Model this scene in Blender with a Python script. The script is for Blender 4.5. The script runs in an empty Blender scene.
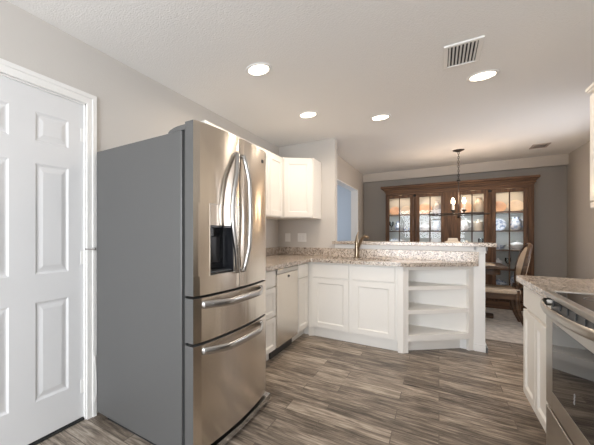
import bpy, bmesh, math, random
from mathutils import Vector, Matrix
random.seed(7)
C = bpy.context.scene.collection
SC = bpy.context.scene
PI = math.pi

# ------------------------------------------------------------------ camera
cam_d = bpy.data.cameras.new('camera'); cam = bpy.data.objects.new('camera', cam_d); C.objects.link(cam)
cam_d.sensor_width = 36.0; cam_d.lens = 319.5 / 594 * 36
cam_d.shift_x = (297 - 190.65) / 594; cam_d.shift_y = 11.4 / 594
cam_d.clip_start = 0.02
cam.location = (0, 0, 1.203); cam.rotation_euler = (PI / 2, 0, math.radians(37.85))
SC.camera = cam

# ------------------------------------------------------------------ world and light
SC.view_settings.view_transform = 'Standard'; SC.view_settings.look = 'None'
SC.view_settings.exposure = 0.30; SC.view_settings.gamma = 1.0
SC.view_settings.use_curve_mapping = False
w = bpy.data.worlds.new('world'); SC.world = w; w.use_nodes = True
wn = w.node_tree.nodes; wl = w.node_tree.links
bgn = wn['Background']
sky = wn.new('ShaderNodeTexSky'); sky.sky_type = 'PREETHAM' if 'PREETHAM' in [i.identifier for i in sky.bl_rna.properties['sky_type'].enum_items] else 'NISHITA'
sky.turbidity = 3.0
wl.new(sky.outputs[0], bgn.inputs[0]); bgn.inputs[1].default_value = 0.5
SC.cycles.max_bounces = 8; SC.cycles.diffuse_bounces = 5; SC.cycles.transparent_max_bounces = 12
SC.cycles.sample_clamp_indirect = 4.0
SC.cycles.caustics_reflective = False; SC.cycles.caustics_refractive = False
SC.cycles.use_denoising = True

def area(name, loc, rot, sx, sy, power, col, shape='RECTANGLE', spread=PI):
    l = bpy.data.lights.new(name, 'AREA'); l.shape = shape; l.size = sx
    if shape in ('RECTANGLE', 'ELLIPSE'): l.size_y = sy
    l.energy = power; l.color = col; l.spread = spread
    o = bpy.data.objects.new(name, l); C.objects.link(o); o.location = loc; o.rotation_euler = rot
    return o
def point(name, loc, power, col, r=0.01):
    l = bpy.data.lights.new(name, 'POINT'); l.energy = power; l.color = col; l.shadow_soft_size = r
    o = bpy.data.objects.new(name, l); C.objects.link(o); o.location = loc
    return o
# added fill lamp, a sky proxy outside the unseen window behind the camera
area('rear_window_fill', (-0.30, -2.75, 1.35), (PI / 2, 0, 0), 2.3, 2.0, 188, (0.92, 0.96, 1.0))
# daylight outside the hall window beyond the dining room opening
area('daylight_hall_window', (-3.20, 7.0, 1.5), (0, -PI / 2, 0), 1.4, 1.2, 26, (0.80, 0.90, 1.0))
# area lamp outside the unseen window opening in the right hand dining wall
area('dining_side_lamp', (1.95, 5.2, 1.5), (0, PI / 2, 0), 1.3, 1.1, 26, (0.95, 0.95, 0.98))

# ------------------------------------------------------------------ material helpers
MATS = {}
def mat(name, col, rough=0.5, metal=0.0, spec=0.5, emit=None, estr=0.0, noise=0.0, nscale=20, bump=0.0, bscale=200, coat=0.0):
    m = bpy.data.materials.new(name); m.use_nodes = True
    n = m.node_tree.nodes; l = m.node_tree.links; b = n['Principled BSDF']
    b.inputs['Base Color'].default_value = (*col, 1); b.inputs['Roughness'].default_value = rough
    b.inputs['Metallic'].default_value = metal; b.inputs['Specular IOR Level'].default_value = spec
    b.inputs['Coat Weight'].default_value = coat
    if emit: b.inputs['Emission Color'].default_value = (*emit, 1); b.inputs['Emission Strength'].default_value = estr
    tc = n.new('ShaderNodeTexCoord')
    if noise:
        t = n.new('ShaderNodeTexNoise'); t.inputs['Scale'].default_value = nscale; t.inputs['Detail'].default_value = 4
        l.new(tc.outputs['Object'], t.inputs['Vector'])
        r = n.new('ShaderNodeValToRGB')
        r.color_ramp.elements[0].position = .3; r.color_ramp.elements[1].position = .7
        r.color_ramp.elements[0].color = (*[c * (1 - noise) for c in col], 1)
        r.color_ramp.elements[1].color = (*[min(1, c * (1 + noise)) for c in col], 1)
        l.new(t.outputs['Fac'], r.inputs[0]); l.new(r.outputs[0], b.inputs['Base Color'])
    if bump:
        t2 = n.new('ShaderNodeTexNoise'); t2.inputs['Scale'].default_value = bscale; t2.inputs['Detail'].default_value = 3
        l.new(tc.outputs['Object'], t2.inputs['Vector'])
        bp = n.new('ShaderNodeBump'); bp.inputs['Strength'].default_value = bump; bp.inputs['Distance'].default_value = 0.01
        l.new(t2.outputs['Fac'], bp.inputs['Height']); l.new(bp.outputs[0], b.inputs['Normal'])
    MATS[name] = m
    return m
def ramp(n, stops):
    r = n.new('ShaderNodeValToRGB'); e = r.color_ramp.elements
    while len(e) < len(stops): e.new(0.5)
    for k, (p, c) in enumerate(stops): e[k].position = p; e[k].color = (*c, 1)
    return r

def floor_material():
    m = bpy.data.materials.new('wood_look_tile'); m.use_nodes = True
    n = m.node_tree.nodes; l = m.node_tree.links; b = n['Principled BSDF']
    tc = n.new('ShaderNodeTexCoord')
    br = n.new('ShaderNodeTexBrick'); br.offset = 0.37; br.offset_frequency = 2; br.squash = 1
    br.inputs['Scale'].default_value = 1; br.inputs['Brick Width'].default_value = 0.61; br.inputs['Row Height'].default_value = 0.153
    br.inputs['Mortar Size'].default_value = 0.0026; br.inputs['Mortar Smooth'].default_value = 0.2
    br.inputs['Color1'].default_value = (0, 0, 0, 1); br.inputs['Color2'].default_value = (1, 1, 1, 1); br.inputs['Mortar'].default_value = (.5, .5, .5, 1)
    l.new(tc.outputs['Object'], br.inputs['Vector'])
    # per plank offset of the grain
    mu = n.new('ShaderNodeVectorMath'); mu.operation = 'MULTIPLY_ADD'
    l.new(br.outputs['Color'], mu.inputs[0]); mu.inputs[1].default_value = (7, 13, 0)
    sc = n.new('ShaderNodeVectorMath'); sc.operation = 'MULTIPLY'; sc.inputs[1].default_value = (5.0, 42, 1)
    l.new(tc.outputs['Object'], sc.inputs[0]); l.new(sc.outputs[0], mu.inputs[2])
    g = n.new('ShaderNodeTexNoise'); g.inputs['Scale'].default_value = 1.0; g.inputs['Detail'].default_value = 6; g.inputs['Roughness'].default_value = .72; g.inputs['Distortion'].default_value = 0.6
    l.new(mu.outputs[0], g.inputs['Vector'])
    sc2 = n.new('ShaderNodeVectorMath'); sc2.operation = 'MULTIPLY'; sc2.inputs[1].default_value = (2.4, 10, 1)
    l.new(tc.outputs['Object'], sc2.inputs[0])
    g2 = n.new('ShaderNodeTexNoise'); g2.inputs['Scale'].default_value = 1.6; g2.inputs['Detail'].default_value = 3
    l.new(sc2.outputs[0], g2.inputs['Vector'])
    r = ramp(n, [(.28, (.042, .031, .023)), (.41, (.125, .099, .077)), (.54, (.265, .217, .172)), (.71, (.50, .43, .355))])
    ad = n.new('ShaderNodeMath'); ad.operation = 'MULTIPLY_ADD'; ad.inputs[1].default_value = .42
    l.new(g2.outputs['Fac'], ad.inputs[0]); 
    ad2 = n.new('ShaderNodeMath'); ad2.operation = 'ADD'; ad2.inputs[1].default_value = -.21
    l.new(g.outputs['Fac'], ad.inputs[2]); l.new(ad.outputs[0], ad2.inputs[0])
    # plank tone
    pt = n.new('ShaderNodeMath'); pt.operation = 'MULTIPLY_ADD'; pt.inputs[1].default_value = .17
    l.new(br.outputs['Color'], pt.inputs[0]); l.new(ad2.outputs[0], pt.inputs[2])
    pt2 = n.new('ShaderNodeMath'); pt2.operation = 'ADD'; pt2.inputs[1].default_value = -.085
    l.new(pt.outputs[0], pt2.inputs[0]); l.new(pt2.outputs[0], r.inputs[0])
    mx = n.new('ShaderNodeMix'); mx.data_type = 'RGBA'
    l.new(br.outputs['Fac'], mx.inputs['Factor']); l.new(r.outputs[0], mx.inputs['A']); mx.inputs['B'].default_value = (.11, .088, .07, 1)
    l.new(mx.outputs['Result'], b.inputs['Base Color'])
    b.inputs['Roughness'].default_value = .42; b.inputs['Specular IOR Level'].default_value = .45
    bp = n.new('ShaderNodeBump'); bp.inputs['Strength'].default_value = .25; bp.inputs['Distance'].default_value = .004
    l.new(g.outputs['Fac'], bp.inputs['Height']); l.new(bp.outputs[0], b.inputs['Normal'])
    return m

def granite_material():
    m = bpy.data.materials.new('speckled_granite'); m.use_nodes = True
    n = m.node_tree.nodes; l = m.node_tree.links; b = n['Principled BSDF']
    tc = n.new('ShaderNodeTexCoord')
    v = n.new('ShaderNodeTexVoronoi'); v.inputs['Scale'].default_value = 120; v.inputs['Randomness'].default_value = 1
    l.new(tc.outputs['Object'], v.inputs['Vector'])
    sep = n.new('ShaderNodeSeparateColor'); l.new(v.outputs['Color'], sep.inputs[0])
    r = ramp(n, [(.0, (.11, .09, .08)), (.09, (.28, .24, .20)), (.24, (.50, .43, .37)), (.46, (.65, .59, .52)), (.74, (.76, .71, .645)), (.93, (.54, .51, .48))])
    r.color_ramp.interpolation = 'CONSTANT'
    l.new(sep.outputs[0], r.inputs[0])
    t = n.new('ShaderNodeTexNoise'); t.inputs['Scale'].default_value = 9; t.inputs['Detail'].default_value = 3
    l.new(tc.outputs['Object'], t.inputs['Vector'])
    r2 = ramp(n, [(.35, (.78, .74, .72)), (.65, (1.0, .97, .94))])
    l.new(t.outputs['Fac'], r2.inputs[0])
    mx = n.new('ShaderNodeMix'); mx.data_type = 'RGBA'; mx.blend_type = 'MULTIPLY'; mx.inputs['Factor'].default_value = 1
    l.new(r.outputs[0], mx.inputs['A']); l.new(r2.outputs[0], mx.inputs['B'])
    l.new(mx.outputs['Result'], b.inputs['Base Color'])
    b.inputs['Roughness'].default_value = .16
    return m

def steel_material(name, col, rough, sx, sy, sz, var=.03, wave=0.0):
    m = bpy.data.materials.new(name); m.use_nodes = True
    n = m.node_tree.nodes; l = m.node_tree.links; b = n['Principled BSDF']
    b.inputs['Metallic'].default_value = 1.0; b.inputs['Base Color'].default_value = (*col, 1)
    tc = n.new('ShaderNodeTexCoord'); s = n.new('ShaderNodeVectorMath'); s.operation = 'MULTIPLY'; s.inputs[1].default_value = (sx, sy, sz)
    l.new(tc.outputs['Object'], s.inputs[0])
    t = n.new('ShaderNodeTexNoise'); t.inputs['Scale'].default_value = 1; t.inputs['Detail'].default_value = 2
    l.new(s.outputs[0], t.inputs['Vector'])
    mr = n.new('ShaderNodeMapRange'); mr.inputs['To Min'].default_value = rough - var; mr.inputs['To Max'].default_value = rough + var
    l.new(t.outputs['Fac'], mr.inputs['Value']); l.new(mr.outputs[0], b.inputs['Roughness'])
    if wave:
        tg = n.new('ShaderNodeTangent'); tg.direction_type = 'RADIAL'; tg.axis = 'Z'
        l.new(tg.outputs[0], b.inputs['Tangent']); b.inputs['Anisotropic'].default_value = .82
        b.inputs['Anisotropic Rotation'].default_value = 0.25
        s2 = n.new('ShaderNodeVectorMath'); s2.operation = 'MULTIPLY'; s2.inputs[1].default_value = (6, 9, 2.2)
        l.new(tc.outputs['Object'], s2.inputs[0])
        t2 = n.new('ShaderNodeTexNoise'); t2.inputs['Scale'].default_value = 1; t2.inputs['Detail'].default_value = 1
        l.new(s2.outputs[0], t2.inputs['Vector'])
        bp = n.new('ShaderNodeBump'); bp.inputs['Strength'].default_value = wave; bp.inputs['Distance'].default_value = .006
        l.new(t2.outputs['Fac'], bp.inputs['Height']); l.new(bp.outputs[0], b.inputs['Normal'])
    return m

def wood_material(name, dark, light, sx, sy, sz, rough=.52):
    m = bpy.data.materials.new(name); m.use_nodes = True
    n = m.node_tree.nodes; l = m.node_tree.links; b = n['Principled BSDF']
    tc = n.new('ShaderNodeTexCoord'); s = n.new('ShaderNodeVectorMath'); s.operation = 'MULTIPLY'; s.inputs[1].default_value = (sx, sy, sz)
    l.new(tc.outputs['Object'], s.inputs[0])
    t = n.new('ShaderNodeTexNoise'); t.inputs['Scale'].default_value = 1; t.inputs['Detail'].default_value = 5; t.inputs['Distortion'].default_value = .8
    l.new(s.outputs[0], t.inputs['Vector'])
    r = ramp(n, [(.3, dark), (.7, light)])
    l.new(t.outputs['Fac'], r.inputs[0]); l.new(r.outputs[0], b.inputs['Base Color'])
    b.inputs['Roughness'].default_value = rough; b.inputs['Specular IOR Level'].default_value = .3
    return m

def glass_material(name, tint=(1, 1, 1), refl=1.5):
    m = bpy.data.materials.new(name); m.use_nodes = True
    n = m.node_tree.nodes; l = m.node_tree.links; n.remove(n['Principled BSDF']); out = n['Material Output']
    tr = n.new('ShaderNodeBsdfTransparent'); tr.inputs[0].default_value = (*tint, 1)
    gl = n.new('ShaderNodeBsdfGlossy'); gl.inputs['Roughness'].default_value = .02
    fr = n.new('ShaderNodeFresnel'); fr.inputs['IOR'].default_value = refl
    mx = n.new('ShaderNodeMixShader')
    l.new(fr.outputs[0], mx.inputs[0]); l.new(tr.outputs[0], mx.inputs[1]); l.new(gl.outputs[0], mx.inputs[2]); l.new(mx.outputs[0], out.inputs[0])
    return m

def china_material():
    m = bpy.data.materials.new('blue_white_china'); m.use_nodes = True
    n = m.node_tree.nodes; l = m.node_tree.links; b = n['Principled BSDF']
    tc = n.new('ShaderNodeTexCoord'); t = n.new('ShaderNodeTexNoise'); t.inputs['Scale'].default_value = 26; t.inputs['Detail'].default_value = 2
    l.new(tc.outputs['Object'], t.inputs['Vector'])
    r = ramp(n, [(.45, (.85, .87, .9)), (.58, (.33, .42, .58))])
    l.new(t.outputs['Fac'], r.inputs[0]); l.new(r.outputs[0], b.inputs['Base Color']); b.inputs['Roughness'].default_value = .15
    return m

M_WALL = mat('warm_white_wall', (.61, .585, .555), .85, bump=.12, bscale=160)
M_CEIL = mat('textured_ceiling', (.90, .89, .875), .95, bump=.35, bscale=95)
M_FARW = mat('taupe_grey_wall', (.40, .365, .325), .85, bump=.1, bscale=160)
M_DINW = mat('taupe_wall', (.56, .515, .465), .85, bump=.1, bscale=160)
M_HALL = mat('blue_grey_wall', (.50, .53, .57), .85)
M_WHITE = mat('white_painted_wood', (.86, .84, .80), .38)
M_TRIM = mat('white_trim_paint', (.84, .835, .82), .4)
M_DOORW = mat('white_door_paint', (.72, .725, .735), .45)
M_FLOOR = floor_material()
M_CARPET = mat('beige_carpet', (.52, .465, .40), .95, noise=.25, nscale=14, bump=.6, bscale=260)
M_GRAN = granite_material()
M_STEEL = steel_material('brushed_steel', (.70, .635, .555), .24, 140, 140, 2, wave=.6)
M_STEELH = steel_material('brushed_steel_horizontal', (.47, .44, .40), .30, 2, 2, 120)
M_HANDLE = steel_material('satin_handle', (.54, .535, .53), .26, 30, 30, 30)
M_PANEL = steel_material('dispenser_steel', (.74, .68, .60), .22, 30, 30, 30)
M_BEZEL = steel_material('bezel_steel', (.45, .42, .38), .3, 30, 30, 30)
M_GREY = mat('grey_appliance_paint', (.098, .098, .097), .38, bump=.04, bscale=500)
M_GREYD = mat('dark_grey_plastic', (.10, .105, .11), .5)
M_BLACK = mat('black_plastic', (.012, .012, .014), .35)
M_BGLASS = mat('black_glass', (.006, .006, .007), .03, spec=.2)
M_NICHE = mat('niche_black', (.014, .015, .018), .22)
M_GAP = mat('dark_recess', (.02, .02, .02), .8)
M_NICKEL = mat('brushed_bronze_nickel', (.36, .29, .21), .28, metal=1)
M_SINK = mat('sink_steel', (.45, .40, .36), .3, metal=1)
M_WOODV = wood_material('walnut_vertical_grain', (.046, .022, .011), (.155, .080, .040), 34, 34, 2.0)
M_WOODH = wood_material('walnut_horizontal_grain', (.046, .022, .011), (.155, .080, .040), 2.0, 34, 34)
M_WOODD = wood_material('dark_dining_wood', (.035, .020, .012), (.10, .058, .034), 3, 24, 24, .35)
M_HBACK = mat('pale_cabinet_lining', (.52, .53, .50), .7)
M_GLASS = glass_material('clear_glass', refl=1.3)
M_GLASSW = glass_material('stemware_glass', (.86, .9, .92), 1.7)
M_CHINA = china_material()
M_CREAM = mat('cream_china', (.78, .70, .58), .25)
M_WCHINA = mat('white_china', (.85, .85, .84), .18)
M_PEACH = mat('peach_china', (.75, .50, .34), .3)
M_FABRIC = mat('beige_upholstery', (.46, .365, .27), .9, noise=.12, nscale=90, bump=.3, bscale=400)
M_IRON = mat('dark_bronze_iron', (.035, .028, .024), .45, metal=.7)
M_CANDLE = mat('candle_sleeve', (.82, .76, .66), .6)
M_BULB = mat('lit_bulb', (1, .9, .75), .3, emit=(1, .74, .42), estr=45)
M_LENS = mat('lit_lens', (1, .95, .85), .4, emit=(1, .86, .66), estr=9)
M_PUCK = mat('lit_puck', (1, .85, .7), .4, emit=(1, .70, .42), estr=12)
M_VENTD = mat('vent_dark', (.02, .02, .022), .8)
M_CLOTH = mat('cream_cloth', (.66, .58, .48), .9, bump=.2)
M_PLATE = mat('switch_plate', (.86, .85, .83), .35)
M_PRINT = mat('printed_mark', (.28, .28, .28), .5)
M_BADGE = mat('dark_badge', (.05, .05, .055), .35, metal=.6)

# ------------------------------------------------------------------ mesh helpers
ORIG = {}
def box(bm, x0, x1, y0, y1, z0, z1, bev=0.0, M=None):
    r = bmesh.ops.create_cube(bm, size=1.0)
    vs = r['verts']
    for v in vs:
        v.co = Vector(((x0 + x1) / 2 + v.co.x * (x1 - x0), (y0 + y1) / 2 + v.co.y * (y1 - y0), (z0 + z1) / 2 + v.co.z * (z1 - z0)))
    if bev:
        es = list({e for v in vs for e in v.link_edges})
        rb = bmesh.ops.bevel(bm, geom=es, offset=bev, segments=2, affect='EDGES', profile=.5)
        vs = list({v for f in rb['faces'] for v in f.verts} | {v for v in vs if v.is_valid})
    if M is not None:
        for v in vs: v.co = M @ v.co
    return vs
def frustum_box(bm, b, t, z0, z1, ax='z'):
    # b, t = (x0,x1,y0,y1) rectangles at z0 and z1
    vs = [bm.verts.new((x, y, z0)) for x, y in ((b[0], b[2]), (b[1], b[2]), (b[1], b[3]), (b[0], b[3]))]
    vt = [bm.verts.new((x, y, z1)) for x, y in ((t[0], t[2]), (t[1], t[2]), (t[1], t[3]), (t[0], t[3]))]
    bm.faces.new(vs[::-1]); bm.faces.new(vt)
    for i in range(4): bm.faces.new((vs[i], vs[(i + 1) % 4], vt[(i + 1) % 4], vt[i]))
    return vs + vt
def prism(bm, poly, z0, z1):
    a = [bm.verts.new((x, y, z0)) for x, y in poly]; b = [bm.verts.new((x, y, z1)) for x, y in poly]
    bm.faces.new(a[::-1]); bm.faces.new(b)
    k = len(poly)
    for i in range(k): bm.faces.new((a[i], a[(i + 1) % k], b[(i + 1) % k], b[i]))
    return a + b
def tube(bm, pts, r, seg=10, flat=None, cap=True):
    pts = [Vector(p) for p in pts]; n = len(pts); rings = []
    rad = r if isinstance(r, (list, tuple)) else [r] * n
    up = None
    for i, p in enumerate(pts):
        t = (pts[min(i + 1, n - 1)] - pts[max(i - 1, 0)]).normalized()
        if up is None:
            up = Vector((0, 0, 1)) if abs(t.z) < .9 else Vector((1, 0, 0))
        a = t.cross(up).normalized(); b = a.cross(t).normalized(); up = b
        fa, fb = (1, 1) if flat is None else flat
        rings.append([bm.verts.new(p + rad[i] * (fa * math.cos(2 * PI * k / seg) * a + fb * math.sin(2 * PI * k / seg) * b)) for k in range(seg)])
    for i in range(n - 1):
        for k in range(seg):
            bm.faces.new((rings[i][k], rings[i][(k + 1) % seg], rings[i + 1][(k + 1) % seg], rings[i + 1][k]))
    if cap:
        bm.faces.new(rings[0][::-1]); bm.faces.new(rings[-1])
def lathe(bm, prof, c=(0, 0, 0), seg=24, M=None):
    rings = []
    for r, z in prof:
        if r < 1e-5: rings.append([bm.verts.new((c[0], c[1], c[2] + z))])
        else: rings.append([bm.verts.new((c[0] + r * math.cos(2 * PI * k / seg), c[1] + r * math.sin(2 * PI * k / seg), c[2] + z)) for k in range(seg)])
    for A, B in zip(rings[:-1], rings[1:]):
        for k in range(seg):
            k2 = (k + 1) % seg
            if len(A) == 1 and len(B) == 1: continue
            if len(A) == 1: bm.faces.new((A[0], B[k2], B[k]))
            elif len(B) == 1: bm.faces.new((A[k], A[k2], B[0]))
            else: bm.faces.new((A[k], A[k2], B[k2], B[k]))
    if M is not None:
        for R in rings:
            for v in R: v.co = M @ v.co
def obj(name, bm, m, parent=None, label=None, smooth=False, local=False, bevel=0.0):
    bmesh.ops.recalc_face_normals(bm, faces=bm.faces[:])
    me = bpy.data.meshes.new(name)
    if parent is not None and not local:
        o0 = ORIG[parent]
        for v in bm.verts: v.co -= o0
    bm.to_mesh(me); bm.free()
    o = bpy.data.objects.new(name, me); C.objects.link(o); me.materials.append(m)
    if parent is not None: o.parent = parent; ORIG[o] = ORIG[parent]
    else: ORIG[o] = Vector((0, 0, 0))
    if label: o['label'] = label
    if smooth:
        for p in me.polygons: p.use_smooth = True
        try: me.set_sharp_from_angle(angle=math.radians(40))
        except Exception: pass
    if bevel:
        md = o.modifiers.new('bevel', 'BEVEL'); md.width = bevel; md.segments = 2; md.limit_method = 'ANGLE'
    return o
def thing(name, label, cat, loc=(0, 0, 0), rot=0, group=None):
    o = bpy.data.objects.new(name, None); C.objects.link(o); o.location = loc; o.rotation_euler = (0, 0, rot)
    o.empty_display_size = .1
    o['label'] = label; o['category'] = cat
    if group: o['group'] = group
    ORIG[o] = Vector(loc)
    return o
def tag(o, label, cat, group=None):
    o['label'] = label; o['category'] = cat
    if group: o['group'] = group
    return o
def struct(name, bm, m, parent=None, **k):
    o = obj(name, bm, m, parent, **k)
    if parent is None: o['kind'] = 'structure'
    return o
def B(*a, **k):
    bm = bmesh.new(); box(bm, *a, **k); return bm
def copy_tree(o, parent=None):
    c = o.copy(); C.objects.link(c); ORIG[c] = ORIG.get(o, Vector((0, 0, 0)))
    if parent is not None: c.parent = parent
    for ch in list(o.children): copy_tree(ch, c)
    return c

# ------------------------------------------------------------------ the setting
XL, H = -1.81, 2.44
bm = bmesh.new(); box(bm, -1.93, 1.20, -2.55, 4.97, -.06, 0); box(bm, 1.20, 1.70, 3.12, 4.97, -.06, 0)
struct('floor', bm, M_FLOOR)
struct('floor_carpet', B(-3.3, 1.70, 4.97, 8.4, -.06, 0.004), M_CARPET)
struct('ceiling', B(-3.4, 1.75, -2.55, 8.5, H, H + .08), M_CEIL)
# left wall with the door opening
bm = bmesh.new()
box(bm, XL - .12, XL, -2.55, .435, 0, H); box(bm, XL - .12, XL, .435, 1.22, 2.045, H); box(bm, XL - .12, XL, 1.22, 4.50, 0, H)
struct('wall_left', bm, M_WALL)
# kitchen back wall
struct('wall_back', B(XL, -1.056, 4.38, 4.50, 0, H), M_WALL)
# half wall behind the sink, carrying the bar top
bm = bmesh.new(); box(bm, -1.056, .372, 4.402, 4.535, 0, 1.072)
struct('wall_peninsula', bm, M_TRIM)
bm = bmesh.new()
box(bm, -1.056, .30, 4.384, 4.402, 1.022, 1.072, .002)
box(bm, .285, .388, 4.384, 4.402, 1.035, 1.072, .003); box(bm, .285, .383, 4.388, 4.402, 1.005, 1.035, .003)
box(bm, .372, .388, 4.384, 4.545, 1.035, 1.072, .003); box(bm, .372, .383, 4.388, 4.541, 1.005, 1.035, .003)
struct('trim_3', bm, M_TRIM)
bm = bmesh.new()
box(bm, .285, .390, 4.384, 4.402, 0, .055, .003); box(bm, .285, .384, 4.390, 4.402, .055, .075, .003)
box(bm, .372, .390, 4.384, 4.548, 0, .055, .003); box(bm, .372, .384, 4.39, 4.542, .055, .075, .003)
struct('baseboard_peninsula', bm, M_TRIM)
# dining room
bm = bmesh.new()
box(bm, -1.37, -1.25, 4.50, 5.15, 0, H); box(bm, -1.37, -1.25, 6.94, 7.62, 0, H); box(bm, -1.37, -1.25, 5.15, 6.94, 2.06, H)
struct('wall_dining_left', bm, M_DINW)
bm = bmesh.new(); box(bm, -1.372, -1.248, 6.925, 6.942, 0, 2.06); box(bm, -1.372, -1.248, 5.15, 6.942, 2.045, 2.062)
struct('trim_4', bm, M_TRIM)
struct('wall_dining_far', B(-1.25, 1.70, 7.55, 7.67, 0, H), M_FARW)
struct('trim_5', B(-1.25, 1.58, 7.47, 7.55, 2.275, H), M_DINW)
# right side walls
bm = bmesh.new()
box(bm, 1.58, 1.70, 3.24, 4.55, 0, H); box(bm, 1.58, 1.70, 5.85, 7.55, 0, H); box(bm, 1.58, 1.70, 4.55, 5.85, 0, .9); box(bm, 1.58, 1.70, 4.55, 5.85, 2.05, H)
struct('wall_dining_right', bm, M_DINW)
bm = bmesh.new(); box(bm, 1.08, 1.20, -2.55, 3.24, 0, H); box(bm, 1.20, 1.70, 3.12, 3.24, 0, H)
struct('wall_right', bm, M_WALL)
bm = bmesh.new()
for y in (4.55, 5.18, 5.81): box(bm, 1.60, 1.64, y, y + .04, .9, 2.05)
for z in (.9, 1.46, 2.01): box(bm, 1.60, 1.64, 4.55, 5.85, z, z + .04)
struct('window_2', bm, M_TRIM)
# rear wall behind the camera with a wide window opened for the fill lamp
bm = bmesh.new()
box(bm, -1.81, -1.45, -2.55, -2.43, 0, H); box(bm, .85, 1.08, -2.55, -2.43, 0, H); box(bm, -1.45, .85, -2.55, -2.43, 2.25, H); box(bm, -1.45, .85, -2.55, -2.43, 0, .35)
struct('wall_rear', bm, M_WALL)
bm = bmesh.new()
for x in (-1.45, -.33, .80): box(bm, x, x + .05, -2.52, -2.46, .35, 2.25)
for z in (.35, 1.3, 2.2): box(bm, -1.45, .85, -2.52, -2.46, z, z + .05)
struct('window_1', bm, M_TRIM)
# hall beyond the dining opening
bm = bmesh.new(); box(bm, -3.3, -1.37, 8.2, 8.32, 0, H); box(bm, -3.3, -1.37, 4.50, 4.62, 0, H)
box(bm, -3.05, -2.93, 4.62, 6.3, 0, H); box(bm, -3.05, -2.93, 7.7, 8.2, 0, H); box(bm, -3.05, -2.93, 6.3, 7.7, 0, .8); box(bm, -3.05, -2.93, 6.3, 7.7, 2.1, H)
struct('wall_hall', bm, M_HALL)

# left door: six panels
def raised_panel(bm, y0, y1, z0, z1, x):
    # sticking groove and raised field on the +X face at x
    def ring(a, b, xa, xb):
        va = [bm.verts.new((xa, y, z)) for y, z in ((a[0], a[2]), (a[1], a[2]), (a[1], a[3]), (a[0], a[3]))]
        vb = [bm.verts.new((xb, y, z)) for y, z in ((b[0], b[2]), (b[1], b[2]), (b[1], b[3]), (b[0], b[3]))]
        for i in range(4): bm.faces.new((va[i], va[(i + 1) % 4], vb[(i + 1) % 4], vb[i]))
        return vb
    r0 = (y0, y1, z0, z1); ins = lambda d: (y0 + d, y1 - d, z0 + d, z1 - d)
    ring(r0, ins(.012), x, x - .007); ring(ins(.012), ins(.022), x - .007, x - .007)
    vb = ring(ins(.022), ins(.046), x - .007, x - .002); bm.faces.new(vb)
bm = bmesh.new(); DX = -1.822
yc = [(.557, .755), (.898, 1.105)]; zc = [(.24, .81), (.97, 1.61), (1.735, 1.905)]
ys = [.442, .557, .755, .898, 1.105, 1.213]; zs = [.02, .24, .81, .97, 1.61, 1.735, 1.905, 2.038]
for i in range(5):
    for j in range(7):
        if i in (1, 3) and j in (1, 3, 5): raised_panel(bm, ys[i], ys[i + 1], zs[j], zs[j + 1], DX)
        else:
            bm.faces.new([bm.verts.new((DX, y, z)) for y, z in ((ys[i], zs[j]), (ys[i + 1], zs[j]), (ys[i + 1], zs[j + 1]), (ys[i], zs[j + 1]))])
box(bm, DX - .036, DX - .012, .442, 1.213, .02, 2.038)
for (a, b_) in ((.442, .446), (1.209, 1.213)): box(bm, DX - .012, DX - .0005, a, b_, .02, 2.038)
box(bm, DX - .012, DX - .0005, .442, 1.213, 2.034, 2.038); box(bm, DX - .012, DX - .0005, .442, 1.213, .02, .024)
bmesh.ops.remove_doubles(bm, verts=bm.verts[:], dist=.0002)
door = struct('door_1', bm, M_DOORW)
for z in (.22, 1.05, 1.84):
    bm = bmesh.new(); tube(bm, [(DX + .008, 1.216, z - .045), (DX + .008, 1.216, z + .045)], .007, 8); box(bm, DX, DX + .004, 1.19, 1.216, z - .042, z + .042)
    obj('hinge', bm, M_TRIM, door, smooth=True)
bm = bmesh.new(); tube(bm, [(DX + .01, 1.214, 1.105), (DX + .035, 1.23, 1.105), (DX + .05, 1.262, 1.105)], .005, 8); tube(bm, [(DX + .05, 1.258, 1.105), (DX + .052, 1.268, 1.105)], .009, 8)
obj('hinge_stop', bm, M_HANDLE, door, smooth=True)
bm = bmesh.new(); lathe(bm, [(0, 0), (.028, 0), (.028, .008), (.012, .014), (.012, .04), (.027, .05), (.027, .066), (0, .075)], M=Matrix.Translation((DX, .51, .95)) @ Matrix.Rotation(PI / 2, 4, 'Y'))
obj('door_knob', bm, M_NICKEL, door, smooth=True)
# casing
bm = bmesh.new()
for (a, b_) in ((1.222, 1.290), (.366, .434)):
    box(bm, XL, XL + .014, a, b_, 0, 2.046); 
    box(bm, XL + .014, XL + .020, (a + .040 if a > 1 else a), (b_ if a > 1 else b_ - .040), 0, 2.086)
box(bm, XL, XL + .014, .366, 1.290, 2.046, 2.112); box(bm, XL + .014, XL + .020, .366, 1.290, 2.086, 2.112)
box(bm, XL - .012, XL, 1.213, 1.222, 0, 2.046); box(bm, XL - .012, XL, .434, .442, 0, 2.046); box(bm, XL - .012, XL, .434, 1.222, 2.038, 2.046)
struct('trim_1', bm, M_TRIM)
struct('door_gap_shade', B(XL - .10, XL - .002, .445, 1.212, 0.0005, .012), M_GAP)  # dark strip whose colour stands in for shade in the gap under the door
struct('baseboard_left', B(XL, XL + .014, -2.43, .366, 0, .09, bev=.003), M_TRIM)
struct('baseboard_dining', B(1.566, 1.58, 3.25, 7.54, .004, .09, bev=.003), M_TRIM)

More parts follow.
